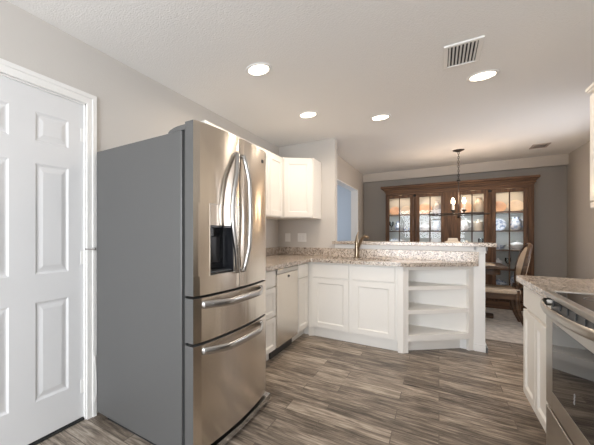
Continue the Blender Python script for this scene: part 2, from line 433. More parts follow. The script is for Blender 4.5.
# ------------------------------------------------------------------ refrigerator
FY0, FY1, FC, FS = 1.278, 2.135, 1.705, 1.695
def fx(y): return -.970 + .030 * (1 - ((y - FC) / .42) ** 2)
def fpoly(ya, yb, xback, n=10, off=0.0):
    pts = [(xback, ya)]
    ys_ = [ya + (yb - ya) * i / n for i in range(n + 1)]
    pts += [(fx(y) + off, y) for y in ys_]
    pts += [(xback, yb)]
    # soften the two front corners
    pts[1] = (pts[1][0] - .006, pts[1][1]); pts[-2] = (pts[-2][0] - .006, pts[-2][1])
    return pts
fr = thing('refrigerator', 'tall stainless french door refrigerator with grey sides beside the white door', 'refrigerator', (-1.4, 1.7, 0))
bm = bmesh.new(); box(bm, -1.775, -1.052, FY0, FY1, .035, 1.742, .006)
obj('body', bm, M_GREY, fr, label='dark grey painted cabinet of the refrigerator')
bm = bmesh.new(); box(bm, -1.052, -1.030, FY0 + .012, FY1 - .012, .05, 1.76); obj('door_gasket', bm, M_GAP, fr)
for y0 in (FY0 + .004, FY1 - .104):
    bm = bmesh.new()
    prof = [(-1.150, 1.742)] + [(-1.150 + .09 * (1 - math.cos(a)), 1.742 + .027 * math.sin(a)) for a in [PI / 2 * k / 6 for k in range(1, 7)]] + [(-1.035, 1.769), (-1.035, 1.742)]
    a = [bm.verts.new((x, y0, z)) for x, z in prof]; b_ = [bm.verts.new((x, y0 + .10, z)) for x, z in prof]
    bm.faces.new(a); bm.faces.new(b_[::-1])
    for i in range(len(prof)): bm.faces.new((a[i], a[(i + 1) % len(prof)], b_[(i + 1) % len(prof)], b_[i]))
    obj('hinge_cover', bm, M_GREY, fr)
def grey_sides(o):
    # the door edges are painted like the cabinet, only the fronts are bare steel
    o.data.materials.append(M_GREY)
    for p in o.data.polygons:
        if p.normal.x < .5: p.material_index = 1
# left door with the dispenser opening
DZ0, DZ1, DB = .886, 1.779, -1.030
dy0, dy1, dz0, dz1 = 1.398, 1.618, .985, 1.362
ld = bmesh.new()
prism(ld, fpoly(FY0, FS - .003, DB), DZ0, dz0); prism(ld, fpoly(FY0, FS - .003, DB), dz1, DZ1)
def strip(bm, ya, yb, z0, z1, n=4, first=False):
    ys_ = [ya + (yb - ya) * i / n for i in range(n + 1)]
    p = [(DB, ya)] + [(fx(y), y) for y in ys_] + [(DB, yb)]
    if first: p[1] = (p[1][0] - .006, p[1][1])
    prism(bm, p, z0, z1)
strip(ld, FY0, dy0, dz0, dz1, first=True); strip(ld, dy1, FS - .003, dz0, dz1)
leftdoor = obj('door', ld, M_STEEL, fr); grey_sides(leftdoor)
bm = bmesh.new(); prism(bm, fpoly(FS + .003, FY1, DB), DZ0, DZ1); rightdoor = obj('door', bm, M_STEEL, fr); grey_sides(rightdoor)
# dispenser, its face following the curve of the door
def follow(bm):
    for v in bm.verts: v.co.x += fx(v.co.y) - xm
xm = (fx(dy0) + fx(dy1)) / 2
bm = bmesh.new(); box(bm, xm - .035, xm + .001, dy0 + .001, dy1 - .001, 1.250, dz1 - .001); follow(bm)
disp = obj('dispenser_panel', bm, M_STEEL, leftdoor, label='flush steel control panel of the water dispenser')
bm = bmesh.new()
box(bm, xm - .075, xm - .068, dy0, dy1, dz0, 1.250)            # back
box(bm, xm - .068, xm - .001, dy0, dy0 + .008, dz0, 1.250); box(bm, xm - .068, xm - .001, dy1 - .008, dy1, dz0, 1.250)
box(bm, xm - .068, xm - .001, dy0, dy1, 1.238, 1.250); box(bm, xm - .068, xm + .002, dy0, dy1, dz0, dz0 + .010)
follow(bm)
obj('dispenser_niche', bm, M_NICHE, leftdoor, label='glossy black dispenser niche')
bm = bmesh.new(); box(bm, xm - .066, xm - .056, dy0 + .05, dy1 - .05, 1.04, 1.19, .004); obj('dispenser_paddle', bm, M_BLACK, leftdoor)
bm = bmesh.new(); box(bm, xm - .06, xm - .006, dy0 + .012, dy1 - .012, dz0 + .010, dz0 + .016); follow(bm); obj('drip_tray', bm, M_GREYD, leftdoor)
bm = bmesh.new(); e = .003
box(bm, xm - .002, xm + .0015, dy0 - e, dy0, dz0 - e, dz1 + e); box(bm, xm - .002, xm + .0015, dy1, dy1 + e, dz0 - e, dz1 + e)
box(bm, xm - .002, xm + .0015, dy0, dy1, dz1, dz1 + e); box(bm, xm - .002, xm + .0015, dy0, dy1, dz0 - e, dz0); follow(bm)
obj('dispenser_bezel', bm, M_BEZEL, leftdoor)
# french door handles, bowed away from the centre
def bow(y_end, y_mid, door):
    bm = bmesh.new(); pts = []
    for k in range(17):
        t = k / 16; s = math.sin(PI * t)
        y = y_end + (y_mid - y_end) * s; z = .985 + (1.668 - .985) * t
        out = .014 + .024 * min(1, s * 1.7)
        pts.append((fx(y) + out, y, z))
    pts = [(fx(y_end) - .004, y_end, .985)] + pts + [(fx(y_end) - .004, y_end, 1.668)]
    tube(bm, pts, .0145, 12); obj('handle', bm, M_HANDLE, door, smooth=True)
bow(1.640, 1.548, leftdoor); bow(1.714, 1.748, rightdoor)
bm = bmesh.new(); box(bm, fx(2.035) - .002, fx(2.035) + .003, 2.020, 2.050, 1.690, 1.712, .001); obj('badge', bm, M_BADGE, rightdoor)
# drawers
for (z0, z1, hz) in ((.645, .872, .836), (.088, .630, .596)):
    bm = bmesh.new(); prism(bm, fpoly(FY0, FY1, DB, 16), z0, z1); dr = obj('freezer_drawer', bm, M_STEEL, fr); grey_sides(dr)
    bm = bmesh.new(); pts = []
    for k in range(21):
        t = k / 20; y = 1.345 + .665 * t; s = math.sin(PI * t)
        pts.append((fx(y) + .008 + .048 * min(1, 1.5 * s), y, hz))
    pts = [(fx(1.345) - .004, 1.345, hz)] + pts + [(fx(2.01) - .004, 2.01, hz)]
    tube(bm, pts, .0145, 12, flat=(.6, 1.35)); obj('handle', bm, M_HANDLE, dr, smooth=True)
bm = bmesh.new(); prism(bm, [(-1.05, FY0 + .01), (-.955, FY0 + .01), (-.938, 1.70), (-.952, FY1 + .02), (-1.05, FY1 + .02)], .028, .064); obj('base_grille', bm, M_HANDLE, fr)
bm = bmesh.new(); box(bm, -1.70, -1.06, FY0 + .03, FY1 - .03, 0, .036); obj('base', bm, M_GAP, fr)
# cord on the wall beside the refrigerator
bm = bmesh.new(); tube(bm, [(XL + .024, 1.270, z) for z in (.10,)] + [(XL + .026 + .012 * math.sin(z * 9), 1.2725, z) for z in (.16, .22, .28, .34)] + [(XL + .024, 1.272, .40)], .003, 6)
tag(obj('power_cord', bm, M_TRIM, smooth=True), 'thin white cord hanging between door casing and refrigerator side', 'cord')

# ------------------------------------------------------------------ cabinet parts (local frame: x width, front at y = 0 towards -y, z up)
def shaker(bm, x0, x1, z0, z1, y=0.0, rail=.055, t=.019):
    box(bm, x0, x0 + rail, y, y + t, z0, z1, .0015); box(bm, x1 - rail, x1, y, y + t, z0, z1, .0015)
    box(bm, x0 + rail, x1 - rail, y, y + t, z0, z0 + rail, .0015); box(bm, x0 + rail, x1 - rail, y, y + t, z1 - rail, z1, .0015)
    # sloped inner edge and flat centre
    a = (x0 + rail, x1 - rail, z0 + rail, z1 - rail); d = .010
    va = [bm.verts.new((x, y + .001, z)) for x, z in ((a[0], a[2]), (a[1], a[2]), (a[1], a[3]), (a[0], a[3]))]
    vb = [bm.verts.new((x, y + .009, z)) for x, z in ((a[0] + d, a[2] + d), (a[1] - d, a[2] + d), (a[1] - d, a[3] - d), (a[0] + d, a[3] - d))]
    for i in range(4): bm.faces.new((va[i], va[(i + 1) % 4], vb[(i + 1) % 4], vb[i]))
    bm.faces.new(vb)
def slab(bm, x0, x1, z0, z1, y=0.0, t=.019): box(bm, x0, x1, y, y + t, z0, z1, .003)
def base_cabinet(name, label, loc, rot, w, d=.575, toe=.075, fronts=(), body0=0.0, body1=0.0, toe0=0.0, toe1=0.0, group=None):
    t = thing(name, label, 'cabinet', loc, rot, group)
    bm = bmesh.new(); box(bm, body0, w + body1, .0195, d, .105, .123); box(bm, body0, body0 + .018, .0195, d, .123, .873); box(bm, w + body1 - .018, w + body1, .0195, d, .123, .873); box(bm, body0 + .018, w + body1 - .018, d - .012, d, .123, .873); box(bm, body0 + .018, w + body1 - .018, .0195, .0375, .123, .873); obj('body', bm, M_WHITE, t, local=True)
    bm = bmesh.new(); box(bm, toe0, w + toe1, toe, d, 0, .1045); obj('toe_kick', bm, M_WHITE, t, local=True)
    for kind, x0, x1, z0, z1 in fronts:
        bm = bmesh.new()
        if kind == 'drawer': slab(bm, x0, x1, z0, z1)
        else: shaker(bm, x0, x1, z0, z1, rail=.055 if kind == 'door' else .045)
        obj('door' if kind == 'door' else 'drawer', bm, M_WHITE, t, local=True)
    return t
R90 = PI / 2
# drawer base between refrigerator and dishwasher
base_cabinet('base_cabinet', 'white three drawer base cabinet between refrigerator and dishwasher', (-1.216, 2.162, 0), R90, .722,
             fronts=[('drawer', .012, .712, .715, .860), ('panel', .012, .712, .435, .702), ('panel', .012, .712, .118, .422)], group=None)
base_cabinet('base_cabinet', 'white corner base cabinet with one narrow door right of the dishwasher', (-1.216, 3.466, 0), R90, .372, body1=.0205, toe1=.052,
             fronts=[('drawer', .030, .355, .715, .860), ('door', .030, .355, .118, .702)])
sinkcab = base_cabinet('sink_cabinet', 'white double door sink base cabinet under the faucet', (-1.2155, 3.84, 0), 0, .885, d=.535, toe=.05, body0=-.0190, toe0=-.074,
             fronts=[('drawer', .045, .432, .705, .858), ('drawer', .470, .862, .705, .858), ('door', .045, .432, .122, .690), ('door', .470, .862, .122, .690)])
bm = bmesh.new(); prism(bm, [(0, .05), (.055, .05), (.0, .0)], 0.0, .1045); obj('toe_corner', bm, M_WHITE, sinkcab, local=True)

# dishwasher
dw = thing('dishwasher', 'stainless steel dishwasher built in between the white base cabinets', 'dishwasher', (-1.216, 2.887, 0), R90)
W = .570
bm = bmesh.new(); box(bm, .004, W - .004, .03, .56, .10, .868); obj('tub', bm, M_BLACK, dw, local=True)
bm = bmesh.new(); box(bm, .004, W - .002, -.006, .028, .118, .815, .004); obj('door', bm, M_STEEL, dw, local=True)
bm = bmesh.new(); box(bm, .004, W - .002, -.010, .028, .818, .862, .004); obj('control_strip', bm, M_STEELH, dw, local=True)
bm = bmesh.new(); box(bm, .004, W - .002, -.004, .03, .8625, .8735); obj('top_gap', bm, M_BLACK, dw, local=True)
bm = bmesh.new(); lathe(bm, [(0, 0), (.016, 0), (.014, .004), (0, .005)], M=Matrix.Translation((.30, -.006, .775)) @ Matrix.Diagonal((1.5, 1, .8, 1)) @ Matrix.Rotation(PI / 2, 4, 'X'))
obj('badge', bm, M_BADGE, dw, local=True, smooth=True)
bm = bmesh.new(); box(bm, .004, W - .004, .06, .55, 0, .099); obj('kick_plate', bm, M_BLACK, dw, local=True)

# angled open shelf unit at the end of the peninsula
su = thing('shelf_unit', 'white angled cabinet with three open shelves at the peninsula end', 'shelf unit', (0, 4.1, 0))
A = Vector((-.262, 3.868)); Bv = Vector((.283, 4.400)); D = (Bv - A).normalized(); Nn = Vector((-D.y, D.x))   # Nn points into the cabinet
L = (Bv - A).length
def sp(t, n): q = A + D * t + Nn * n; return (q.x, q.y)
bm = bmesh.new()
box(bm, -.3295, -.315, 3.86, 4.40, .10, .873); box(bm, -.315, .24, 4.385, 4.40, .10, .873)
prism(bm, [(-.3295, 3.86), sp(.0, .02), sp(L - .03, .02), (.245, 4.395), (-.3295, 4.395)], .860, .873)
obj('case', bm, M_WHITE, su)
bm = bmesh.new()
prism(bm, [(-.3295, 3.84), (-.283, 3.840), sp(0, 0), sp(.030, 0), sp(.030, .02), (-.315, 3.862), (-.3295, 3.862)], 0, .873)
obj('stile', bm, M_WHITE, su, bevel=.004)
bm = bmesh.new(); prism(bm, [sp(L - .055, 0), sp(L - .002, 0), (.283, 4.402), sp(L - .055, .025)], 0, .873)
obj('stile', bm, M_WHITE, su)
bm = bmesh.new(); prism(bm, [sp(.030, 0), sp(L - .055, 0), sp(L - .055, .02), sp(.030, .02)], .838, .873); obj('rail', bm, M_WHITE, su)
for (z0, z1) in ((.634, .668), (.392, .430)):
    bm = bmesh.new(); prism(bm, [sp(.030, .004), sp(L - .055, .004), sp(L - .055, .03), (.215, 4.385), (-.315, 4.385), (-.315, 3.89)], z0, z1); obj('shelf', bm, M_WHITE, su)
bm = bmesh.new(); prism(bm, [sp(.030, .0), sp(L - .055, .0), sp(L - .055, .03), (.215, 4.385), (-.315, 4.385), (-.315, 3.89)], .118, .178); obj('shelf', bm, M_WHITE, su)
bm = bmesh.new(); prism(bm, [sp(.028, .075), sp(L - .08, .075), sp(L - .08, .10), sp(.028, .10)], 0, .118); obj('toe_kick', bm, M_WHITE, su)

# L shaped granite worktop with the sink opening, and its backsplash
ct = thing('countertop', 'speckled granite countertop running round the corner over the sink cabinet', 'countertop', (-1.2, 4.0, .876))
sx0, sx1, sy0, sy1 = -1.10, -.42, 3.985, 4.235
bm = bmesh.new()
Z0, Z1 = .8745, .914
prism(bm, [(XL, 2.158), (-1.190, 2.158), (-1.190, 3.79), (-1.180, 3.808), (-1.165, 3.812), (-1.165, 4.378), (XL, 4.378)], Z0, Z1)
prism(bm, [(-1.165, 3.812), (-.30, 3.812), (-.268, 3.820), (-.245, 3.838), (-.245, sy0), (-1.165, sy0)], Z0, Z1)
prism(bm, [(-1.165, sy0), (sx0, sy0), (sx0, sy1), (-1.165, sy1)], Z0, Z1)
prism(bm, [(sx1, sy0), (-.245, sy0), (-.245, sy1), (sx1, sy1)], Z0, Z1)
prism(bm, [(-1.165, sy1), (-.245, sy1), (-.245, 4.378), (-1.165, 4.378)], Z0, Z1)
prism(bm, [(-.245, 3.838), (.318, 4.363), (.318, 4.378), (-.245, 4.378)], Z0, Z1)
bmesh.ops.remove_doubles(bm, verts=bm.verts[:], dist=.0005)
obj('slab', bm, M_GRAN, ct)
bm = bmesh.new(); box(bm, XL, XL + .02, 2.158, 4.378, Z1, 1.018, .002); obj('backsplash', bm, M_GRAN, ct)
bm = bmesh.new(); box(bm, XL + .02, .318, 4.360, 4.3795, Z1, 1.020, .002); obj('backsplash', bm, M_GRAN, ct)
bm = bmesh.new(); prism(bm, [(-1.082, 4.345), (.440, 4.345), (.455, 4.36), (.455, 4.72), (.44, 4.735), (-1.050, 4.735), (-1.050, 4.505), (-1.0555, 4.505), (-1.0555, 4.3795), (-1.082, 4.3795)], 1.0725, 1.110)
bt = obj('bar_top', bm, M_GRAN, bevel=.003); tag(bt, 'raised speckled granite bar top on the half wall behind the faucet', 'bar top')
# sink and faucet
sk = thing('kitchen_sink', 'steel undermount sink set in the granite countertop', 'sink', (-.76, 4.11, .7))
bm = bmesh.new()
zb = .70; a = (sx0 - .005, sx1 + .005, sy0 - .005, sy1 + .005)
box(bm, a[0] - .003, a[0], a[2], a[3], zb, .874); box(bm, a[1], a[1] + .003, a[2], a[3], zb, .874)
box(bm, a[0], a[1], a[2] - .003, a[2], zb, .874); box(bm, a[0], a[1], a[3], a[3] + .003, zb, .874); box(bm, a[0], a[1], a[2], a[3], zb - .003, zb)
obj('basin', bm, M_SINK, sk)
bm = bmesh.new(); lathe(bm, [(0, .002), (.035, .002), (.045, .001), (.045, -.001)], (-.76, 4.11, zb + .001)); obj('drain', bm, M_HANDLE, sk, smooth=True)
fc = thing('faucet', 'brushed bronze single lever faucet behind the sink', 'faucet', (-.785, 4.285, .9145))
bm = bmesh.new(); lathe(bm, [(0, 0), (.034, 0), (.034, .006), (.026, .012), (.024, .06), (.021, .15), (.022, .20), (.018, .215), (0, .218)], (-.785, 4.285, .9145)); obj('body', bm, M_NICKEL, fc, smooth=True)
bm = bmesh.new(); tube(bm, [(-.785, 4.285, .985), (-.760, 4.272, 1.06), (-.735, 4.255, 1.125), (-.715, 4.24, 1.155), (-.692, 4.225, 1.172), (-.668, 4.21, 1.170), (-.650, 4.20, 1.158)], [.014, .015, .016, .016, .017, .018, .017], 12); obj('spout', bm, M_NICKEL, fc, smooth=True)
bm = bmesh.new(); tube(bm, [(-.785, 4.285, 1.130), (-.783, 4.287, 1.17), (-.774, 4.29, 1.205), (-.768, 4.292, 1.228)], [.018, .012, .008, .006], 10); obj('lever', bm, M_NICKEL, fc, smooth=True)
# folded cloth on the bar
cl = thing('folded_cloth', 'cream folded cloth stack lying on the granite bar top', 'cloth', (.12, 4.50, 1.1105))
bm = bmesh.new(); frustum_box(bm, (.045, .185, 4.44, 4.56), (.072, .165, 4.46, 4.54), 1.1105, 1.128); obj('lower_fold', bm, M_CLOTH, cl, bevel=.003)
bm = bmesh.new(); frustum_box(bm, (.075, .162, 4.462, 4.538), (.08, .157, 4.466, 4.534), 1.1282, 1.158); obj('upper_fold', bm, M_CLOTH, cl, bevel=.004)

# ------------------------------------------------------------------ upper cabinets
def upper(name, label, loc, rot, w, d, z0, z1, doors, crown=True):
    t = thing(name, label, 'cabinet', loc, rot)
    bm = bmesh.new(); box(bm, 0, w, .0195, d, z0, z1, .001); obj('body', bm, M_WHITE, t, local=True)
    for x0, x1 in doors:
        bm = bmesh.new(); shaker(bm, x0, x1, z0 + .012, z1 - .02, rail=.06); obj('door', bm, M_WHITE, t, local=True)
    return t
upper('wall_cabinet', 'white wall cabinet mostly hidden behind the top of the refrigerator', (-1.50, 2.150, 0), R90, .885, .309, 1.40, 2.140, [(.01, .44), (.446, .875)])
upper('wall_cabinet', 'white wall cabinet left of the corner cabinet above the dishwasher', (-1.50, 3.036, 0), R90, .731, .309, 1.40, 2.140, [(.01, .35), (.356, .718)])
cc = thing('corner_wall_cabinet', 'white corner wall cabinet with a single door turned diagonally', 'cabinet', (-1.50, 3.768, 0))
bm = bmesh.new()
s2 = .0195 / math.sqrt(2)
prism(bm, [(XL, 3.768), (-1.500, 3.768), (-1.500 - s2 + .012, 3.768 + s2 + .012), (-1.238 - s2 + .001, 4.030 + s2 + .001), (-1.2245, 4.045), (-1.2245, 4.379), (XL, 4.379)], 1.40, 2.140); obj('body', bm, M_WHITE, cc)
bm = bmesh.new(); shaker(bm, .012, .372, 1.412, 2.120, rail=.06)
Mx = Matrix.Translation((-1.50, 3.768, 0)) @ Matrix.Rotation(PI / 4, 4, 'Z')
for v in bm.verts: v.co = Mx @ v.co
obj('door', bm, M_WHITE, cc)
# switch plates on the back wall
def plate(name, label, cat, x0, x1, z0, z1, rockers):
    t = thing(name, label, cat, ((x0 + x1) / 2, 4.38, (z0 + z1) / 2))
    bm = bmesh.new(); box(bm, x0, x1, 4.374, 4.3799, z0, z1, .002); obj('plate', bm, M_PLATE, t)
    for (a, b_) in rockers:
        bm = bmesh.new(); box(bm, a, b_, 4.371, 4.374, z0 + .028, z1 - .028, .001); obj('rocker' if cat == 'switch' else 'socket', bm, M_TRIM, t)
plate('wall_outlet', 'single white outlet plate on the wall under the corner cabinet', 'outlet', -1.712, -1.638, 1.095, 1.210, [(-1.692, -1.658)])
plate('light_switch', 'double white switch plate right of the single outlet', 'switch', -1.535, -1.418, 1.095, 1.210, [(-1.515, -1.481), (-1.472, -1.438)])

# ------------------------------------------------------------------ right side: base cabinet, counter, range, wall cabinet
base_cabinet('base_cabinet', 'white base cabinet with drawer and two doors left of the range', (.455, 3.135, 0), -R90, .815, d=.62,
             fronts=[('drawer', .02, .795, .715, .860), ('door', .02, .348, .128, .695), ('door', .358, .795, .128, .695)])
rc = thing('countertop', 'short granite countertop beside the black glass cooktop', 'countertop', (.75, 2.75, .876))
bm = bmesh.new(); prism(bm, [(.425, 3.150), (.425, 2.318), (1.078, 2.318), (1.078, 3.185), (.448, 3.185)], .8745, .914); obj('slab', bm, M_GRAN, rc, bevel=.003)
bm = bmesh.new(); box(bm, 1.06, 1.0795, 2.318, 3.185, .9145, 1.018, .002); obj('backsplash', bm, M_GRAN, rc)
upper('wall_cabinet', 'white wall cabinet at the right edge above the short countertop', (.75, 3.140, 0), -R90, .80, .329, 1.40, 2.09, [(.012, .395), (.402, .79)])
wc = [o for o in C.objects if o.name.startswith('wall_cabinet') and o.parent is None][-1]
bm = bmesh.new(); box(bm, -.006, .80, -.006, .329, 2.09, 2.102, .002); box(bm, -.013, .80, -.013, .329, 2.102, 2.122, .003); obj('crown', bm, M_WHITE, wc, local=True)
bm = bmesh.new(); box(bm, .0, .80, .004, .024, 1.365, 1.40, .003); box(bm, 0, .02, .024, .329, 1.365, 1.40, .003); obj('light_rail', bm, M_WHITE, wc, local=True)

rg = thing('range', 'stainless electric range with black glass cooktop at the right edge', 'range', (.42, 2.312, 0), -R90)
RW = .757   # local: x along -Y, y into the room side wall
bm = bmesh.new(); box(bm, .002, RW, .045, .655, .06, .895); obj('body', bm, M_GREYD, rg, local=True)
bm = bmesh.new(); box(bm, 0.001, RW, -.012, .018, .902, .926, .004); box(bm, .001, .014, .022, .655, .902, .928, .003); box(bm, RW - .013, RW, .022, .655, .902, .928, .003); obj('cooktop_frame', bm, M_STEELH, rg, local=True)
bm = bmesh.new(); box(bm, .014, RW - .013, .018, .655, .896, .924); cg = obj('cooktop', bm, M_BGLASS, rg, local=True)
for (x, y, r) in ((.20, .17, .10), (.56, .17, .08), (.20, .47, .08), (.56, .47, .10)):
    bm = bmesh.new()
    lathe(bm, [(r, 0), (r, .0006), (r - .004, .0006), (r - .004, 0)], (x, y, .924), 32); obj('burner_ring', bm, M_GREYD, cg, local=True)
bm = bmesh.new(); box(bm, .004, RW - .003, .012, .045, .84, .900); 
vp = obj('vent_panel', bm, M_BLACK, rg, local=True, label='black slotted vent panel above the oven door')
bm = bmesh.new()
for k in range(7):
    bm = bmesh.new(); box(bm, .05 + k * .105, .05 + k * .105 + .008, .008, .0118, .856, .884, .001); obj('vent_rib', bm, M_GREYD, vp, local=True)
# oven door: steel frame around black glass
bm = bmesh.new()
gx0, gx1, gz0, gz1 = .110, RW - .11, .470, .795
box(bm, .003, gx0, -.005, .040, .385, .840, .003); box(bm, gx1, RW - .003, -.005, .040, .385, .840, .003)
box(bm, gx0, gx1, -.005, .040, .385, gz0, .001); box(bm, gx0, gx1, -.005, .040, gz1, .840, .001)
od = obj('oven_door', bm, M_STEELH, rg, local=True)
bm = bmesh.new(); box(bm, gx0 + .0005, gx1 - .0005, -.0042, .006, gz0 + .0005, gz1 - .0005); obj('oven_window', bm, M_BGLASS, od, local=True)
bm = bmesh.new(); pts = []
for k in range(25):
    t = k / 24; x = .022 + (RW - .044) * t; s = math.sin(PI * t) ** .6
    pts.append((x, -.010 - .046 * s, .874))
pts = [(.022, .02, .874)] + pts + [(RW - .022, .02, .874)]
tube(bm, pts, .012, 12, flat=(.6, 1.55)); obj('handle', bm, M_STEELH, od, local=True, smooth=True)
bm = bmesh.new(); box(bm, .003, RW - .003, -.005, .040, .085, .370, .003); obj('storage_drawer', bm, M_STEELH, rg, local=True)
bm = bmesh.new(); box(bm, .02, RW - .02, .06, .64, 0, .084); obj('plinth', bm, M_BLACK, rg, local=True)
bm = bmesh.new(); box(bm, .002, RW, .600, .655, .9245, 1.06, .006); obj('backguard', bm, M_STEELH, rg, local=True)
# mark printed on the oven glass
bm = bmesh.new()
for k, z in enumerate((.545, .560, .575)): 
    ring_ = [(.415 + .006 * math.cos(a_) + .002 * k, -.0044, z + .006 * math.sin(a_)) for a_ in [2 * PI * q / 10 for q in range(11)]]
    tube(bm, ring_, .0008, 5, cap=False)
obj('glass_mark', bm, M_PRINT, od, local=True)

# ------------------------------------------------------------------ ceiling fittings
LIGHTS = [((-1.07, 2.21), 'round recessed ceiling light nearest the refrigerator', 1.0), ((.27, 3.37), 'round recessed ceiling light right beside the white air vent', 1.0),
          ((-1.07, 3.36), 'round recessed ceiling light near the corner wall cabinet', 1.0), ((-.49, 3.91), 'small looking recessed ceiling light above the sink', 1.0)]
def can(x, y, label):
    t = thing('ceiling_light', label, 'ceiling light', (x, y, H), 0, 'recessed kitchen ceiling lights')
    bm = bmesh.new(); lathe(bm, [(.074, -.004), (.078, -.008), (.094, -.007), (.098, -.0002), (.074, -.0002)], (x, y, H), 36); obj('trim_ring', bm, M_TRIM, t, smooth=True)
    bm = bmesh.new(); lathe(bm, [(0, -.0055), (.070, -.0055), (.074, -.004), (.074, -.001), (0, -.001)], (x, y, H), 36); obj('lens', bm, M_LENS, t, smooth=True)
    area('downlight', (x, y, H - .012), (0, 0, 0), .13, .13, 4.9, (1, .83, .66), 'DISK', math.radians(165))
for (x, y), lab, p in LIGHTS: can(x, y, lab)
def vent(label, x0, x1, y0, y1, n, frame_m, dz=.012, along='Y'):
    t = thing('air_vent', label, 'vent', ((x0 + x1) / 2, (y0 + y1) / 2, H))
    f = .024; bm = bmesh.new()
    box(bm, x0, x1, y0, y0 + f, H - dz, H - .0003, .002); box(bm, x0, x1, y1 - f, y1, H - dz, H - .0003, .002); box(bm, x0, x0 + f, y0 + f, y1 - f, H - dz, H - .0003, .002); box(bm, x1 - f, x1, y0 + f, y1 - f, H - dz, H - .0003, .002)
    obj('frame', bm, frame_m, t)
    bm = bmesh.new(); box(bm, x0 + f, x1 - f, y0 + f, y1 - f, H - .003, H - .0003); obj('duct', bm, M_VENTD, t)
    for k in range(n):
        bm = bmesh.new()
        if along == 'Y':
            x = x0 + f + (x1 - x0 - 2 * f) * (k + .5) / n
            Mx = Matrix.Translation((x, (y0 + y1) / 2, H - dz / 2 - .001)) @ Matrix.Rotation(math.radians(35), 4, 'Y')
            box(bm, -.0055, .0055, -(y1 - y0) / 2 + f, (y1 - y0) / 2 - f, -.0007, .0007, M=Mx)
        else:
            y = y0 + f + (y1 - y0 - 2 * f) * (k + .5) / n
            Mx = Matrix.Translation(((x0 + x1) / 2, y, H - dz / 2 - .001)) @ Matrix.Rotation(math.radians(35), 4, 'X')
            box(bm, -(x1 - x0) / 2 + f, (x1 - x0) / 2 - f, -.0055, .0055, -.0007, .0007, M=Mx)
        obj('louver', bm, frame_m, t)
vent('white louvred air vent in the kitchen ceiling near the recessed light', .025, .225, 2.69, 3.05, 8, M_TRIM)
vent('small taupe air vent in the dining room ceiling', 1.03, 1.20, 6.40, 6.66, 8, mat('taupe_vent', (.42, .36, .32), .6), along='X')

# ------------------------------------------------------------------ chandelier
CX, CY = .228, 6.14
ch = thing('chandelier', 'dark iron chandelier with lit candle bulbs hanging over the dining table', 'chandelier', (CX, CY, H))
bm = bmesh.new(); lathe(bm, [(0, 0), (.068, 0), (.066, -.010), (.03, -.026), (.012, -.032), (0, -.034)], (CX, CY, H - .0003), 24); obj('canopy', bm, M_IRON, ch, smooth=True)
bm = bmesh.new(); zt, zb = H - .03, 1.985; n = 13
for k in range(n):
    zc_ = zt - (k + .5) * (zt - zb) / n; hh = (zt - zb) / n * .66
    pts = [((CX + (.010 * math.cos(a) if k % 2 == 0 else 0)), CY + (.010 * math.cos(a) if k % 2 else 0), zc_ + hh * math.sin(a)) for a in [2 * PI * q / 10 for q in range(11)]]
    tube(bm, pts, .0032, 6, cap=False)
obj('chain', bm, M_IRON, ch, smooth=True)
bm = bmesh.new(); tube(bm, [(CX, CY, 1.985), (CX, CY, 1.47)], .006, 10); lathe(bm, [(0, 0), (.02, .004), (.024, .02), (.012, .035), (0, .04)], (CX, CY, 1.965)); lathe(bm, [(0, -.03), (.012, -.02), (.02, 0), (0, .012)], (CX, CY, 1.46)); obj('stem', bm, M_IRON, ch, smooth=True)
RR = .335
bm = bmesh.new(); tube(bm, [(CX + RR * math.cos(2 * PI * k / 48), CY + RR * math.sin(2 * PI * k / 48), 1.49) for k in range(49)], .0045, 8, cap=False, flat=(1, 1.3)); obj('hoop', bm, M_IRON, ch, smooth=True)
ang = [math.radians(a) for a in (20, 80, 140, 200, 260, 320)]
for k, a in enumerate(ang):
    ca, sa = math.cos(a), math.sin(a)
    bm = bmesh.new(); tube(bm, [(CX, CY, 1.50), (CX + RR * ca, CY + RR * sa, 1.49)], .0035, 8)
    arm = obj('arm', bm, M_IRON, ch, smooth=True)
rc_ = .088
for a in (math.radians(v) for v in (40, 130, 220, 310)):
    x, y = CX + rc_ * math.cos(a), CY + rc_ * math.sin(a)
    bm = bmesh.new(); lathe(bm, [(0, 1.49), (.006, 1.49), (.006, 1.535), (.024, 1.545), (.026, 1.555), (0, 1.555)], (x, y, 0), 14); tube(bm, [(CX, CY, 1.50), (x, y, 1.495)], .006, 8); cup = obj('candle_cup', bm, M_IRON, ch, smooth=True)
    bm = bmesh.new(); lathe(bm, [(0, 1.555), (.012, 1.555), (.012, 1.645), (0, 1.648)], (x, y, 0), 14); obj('candle_sleeve', bm, M_CANDLE, cup, smooth=True)
    bm = bmesh.new(); lathe(bm, [(0, 1.648), (.008, 1.652), (.017, 1.675), (.014, 1.70), (.005, 1.728), (0, 1.735)], (x, y, 0), 14); obj('bulb', bm, M_BULB, cup, smooth=True)
    point('candle_light', (x, y, 1.765), 2.2, (1, .72, .50), .010)

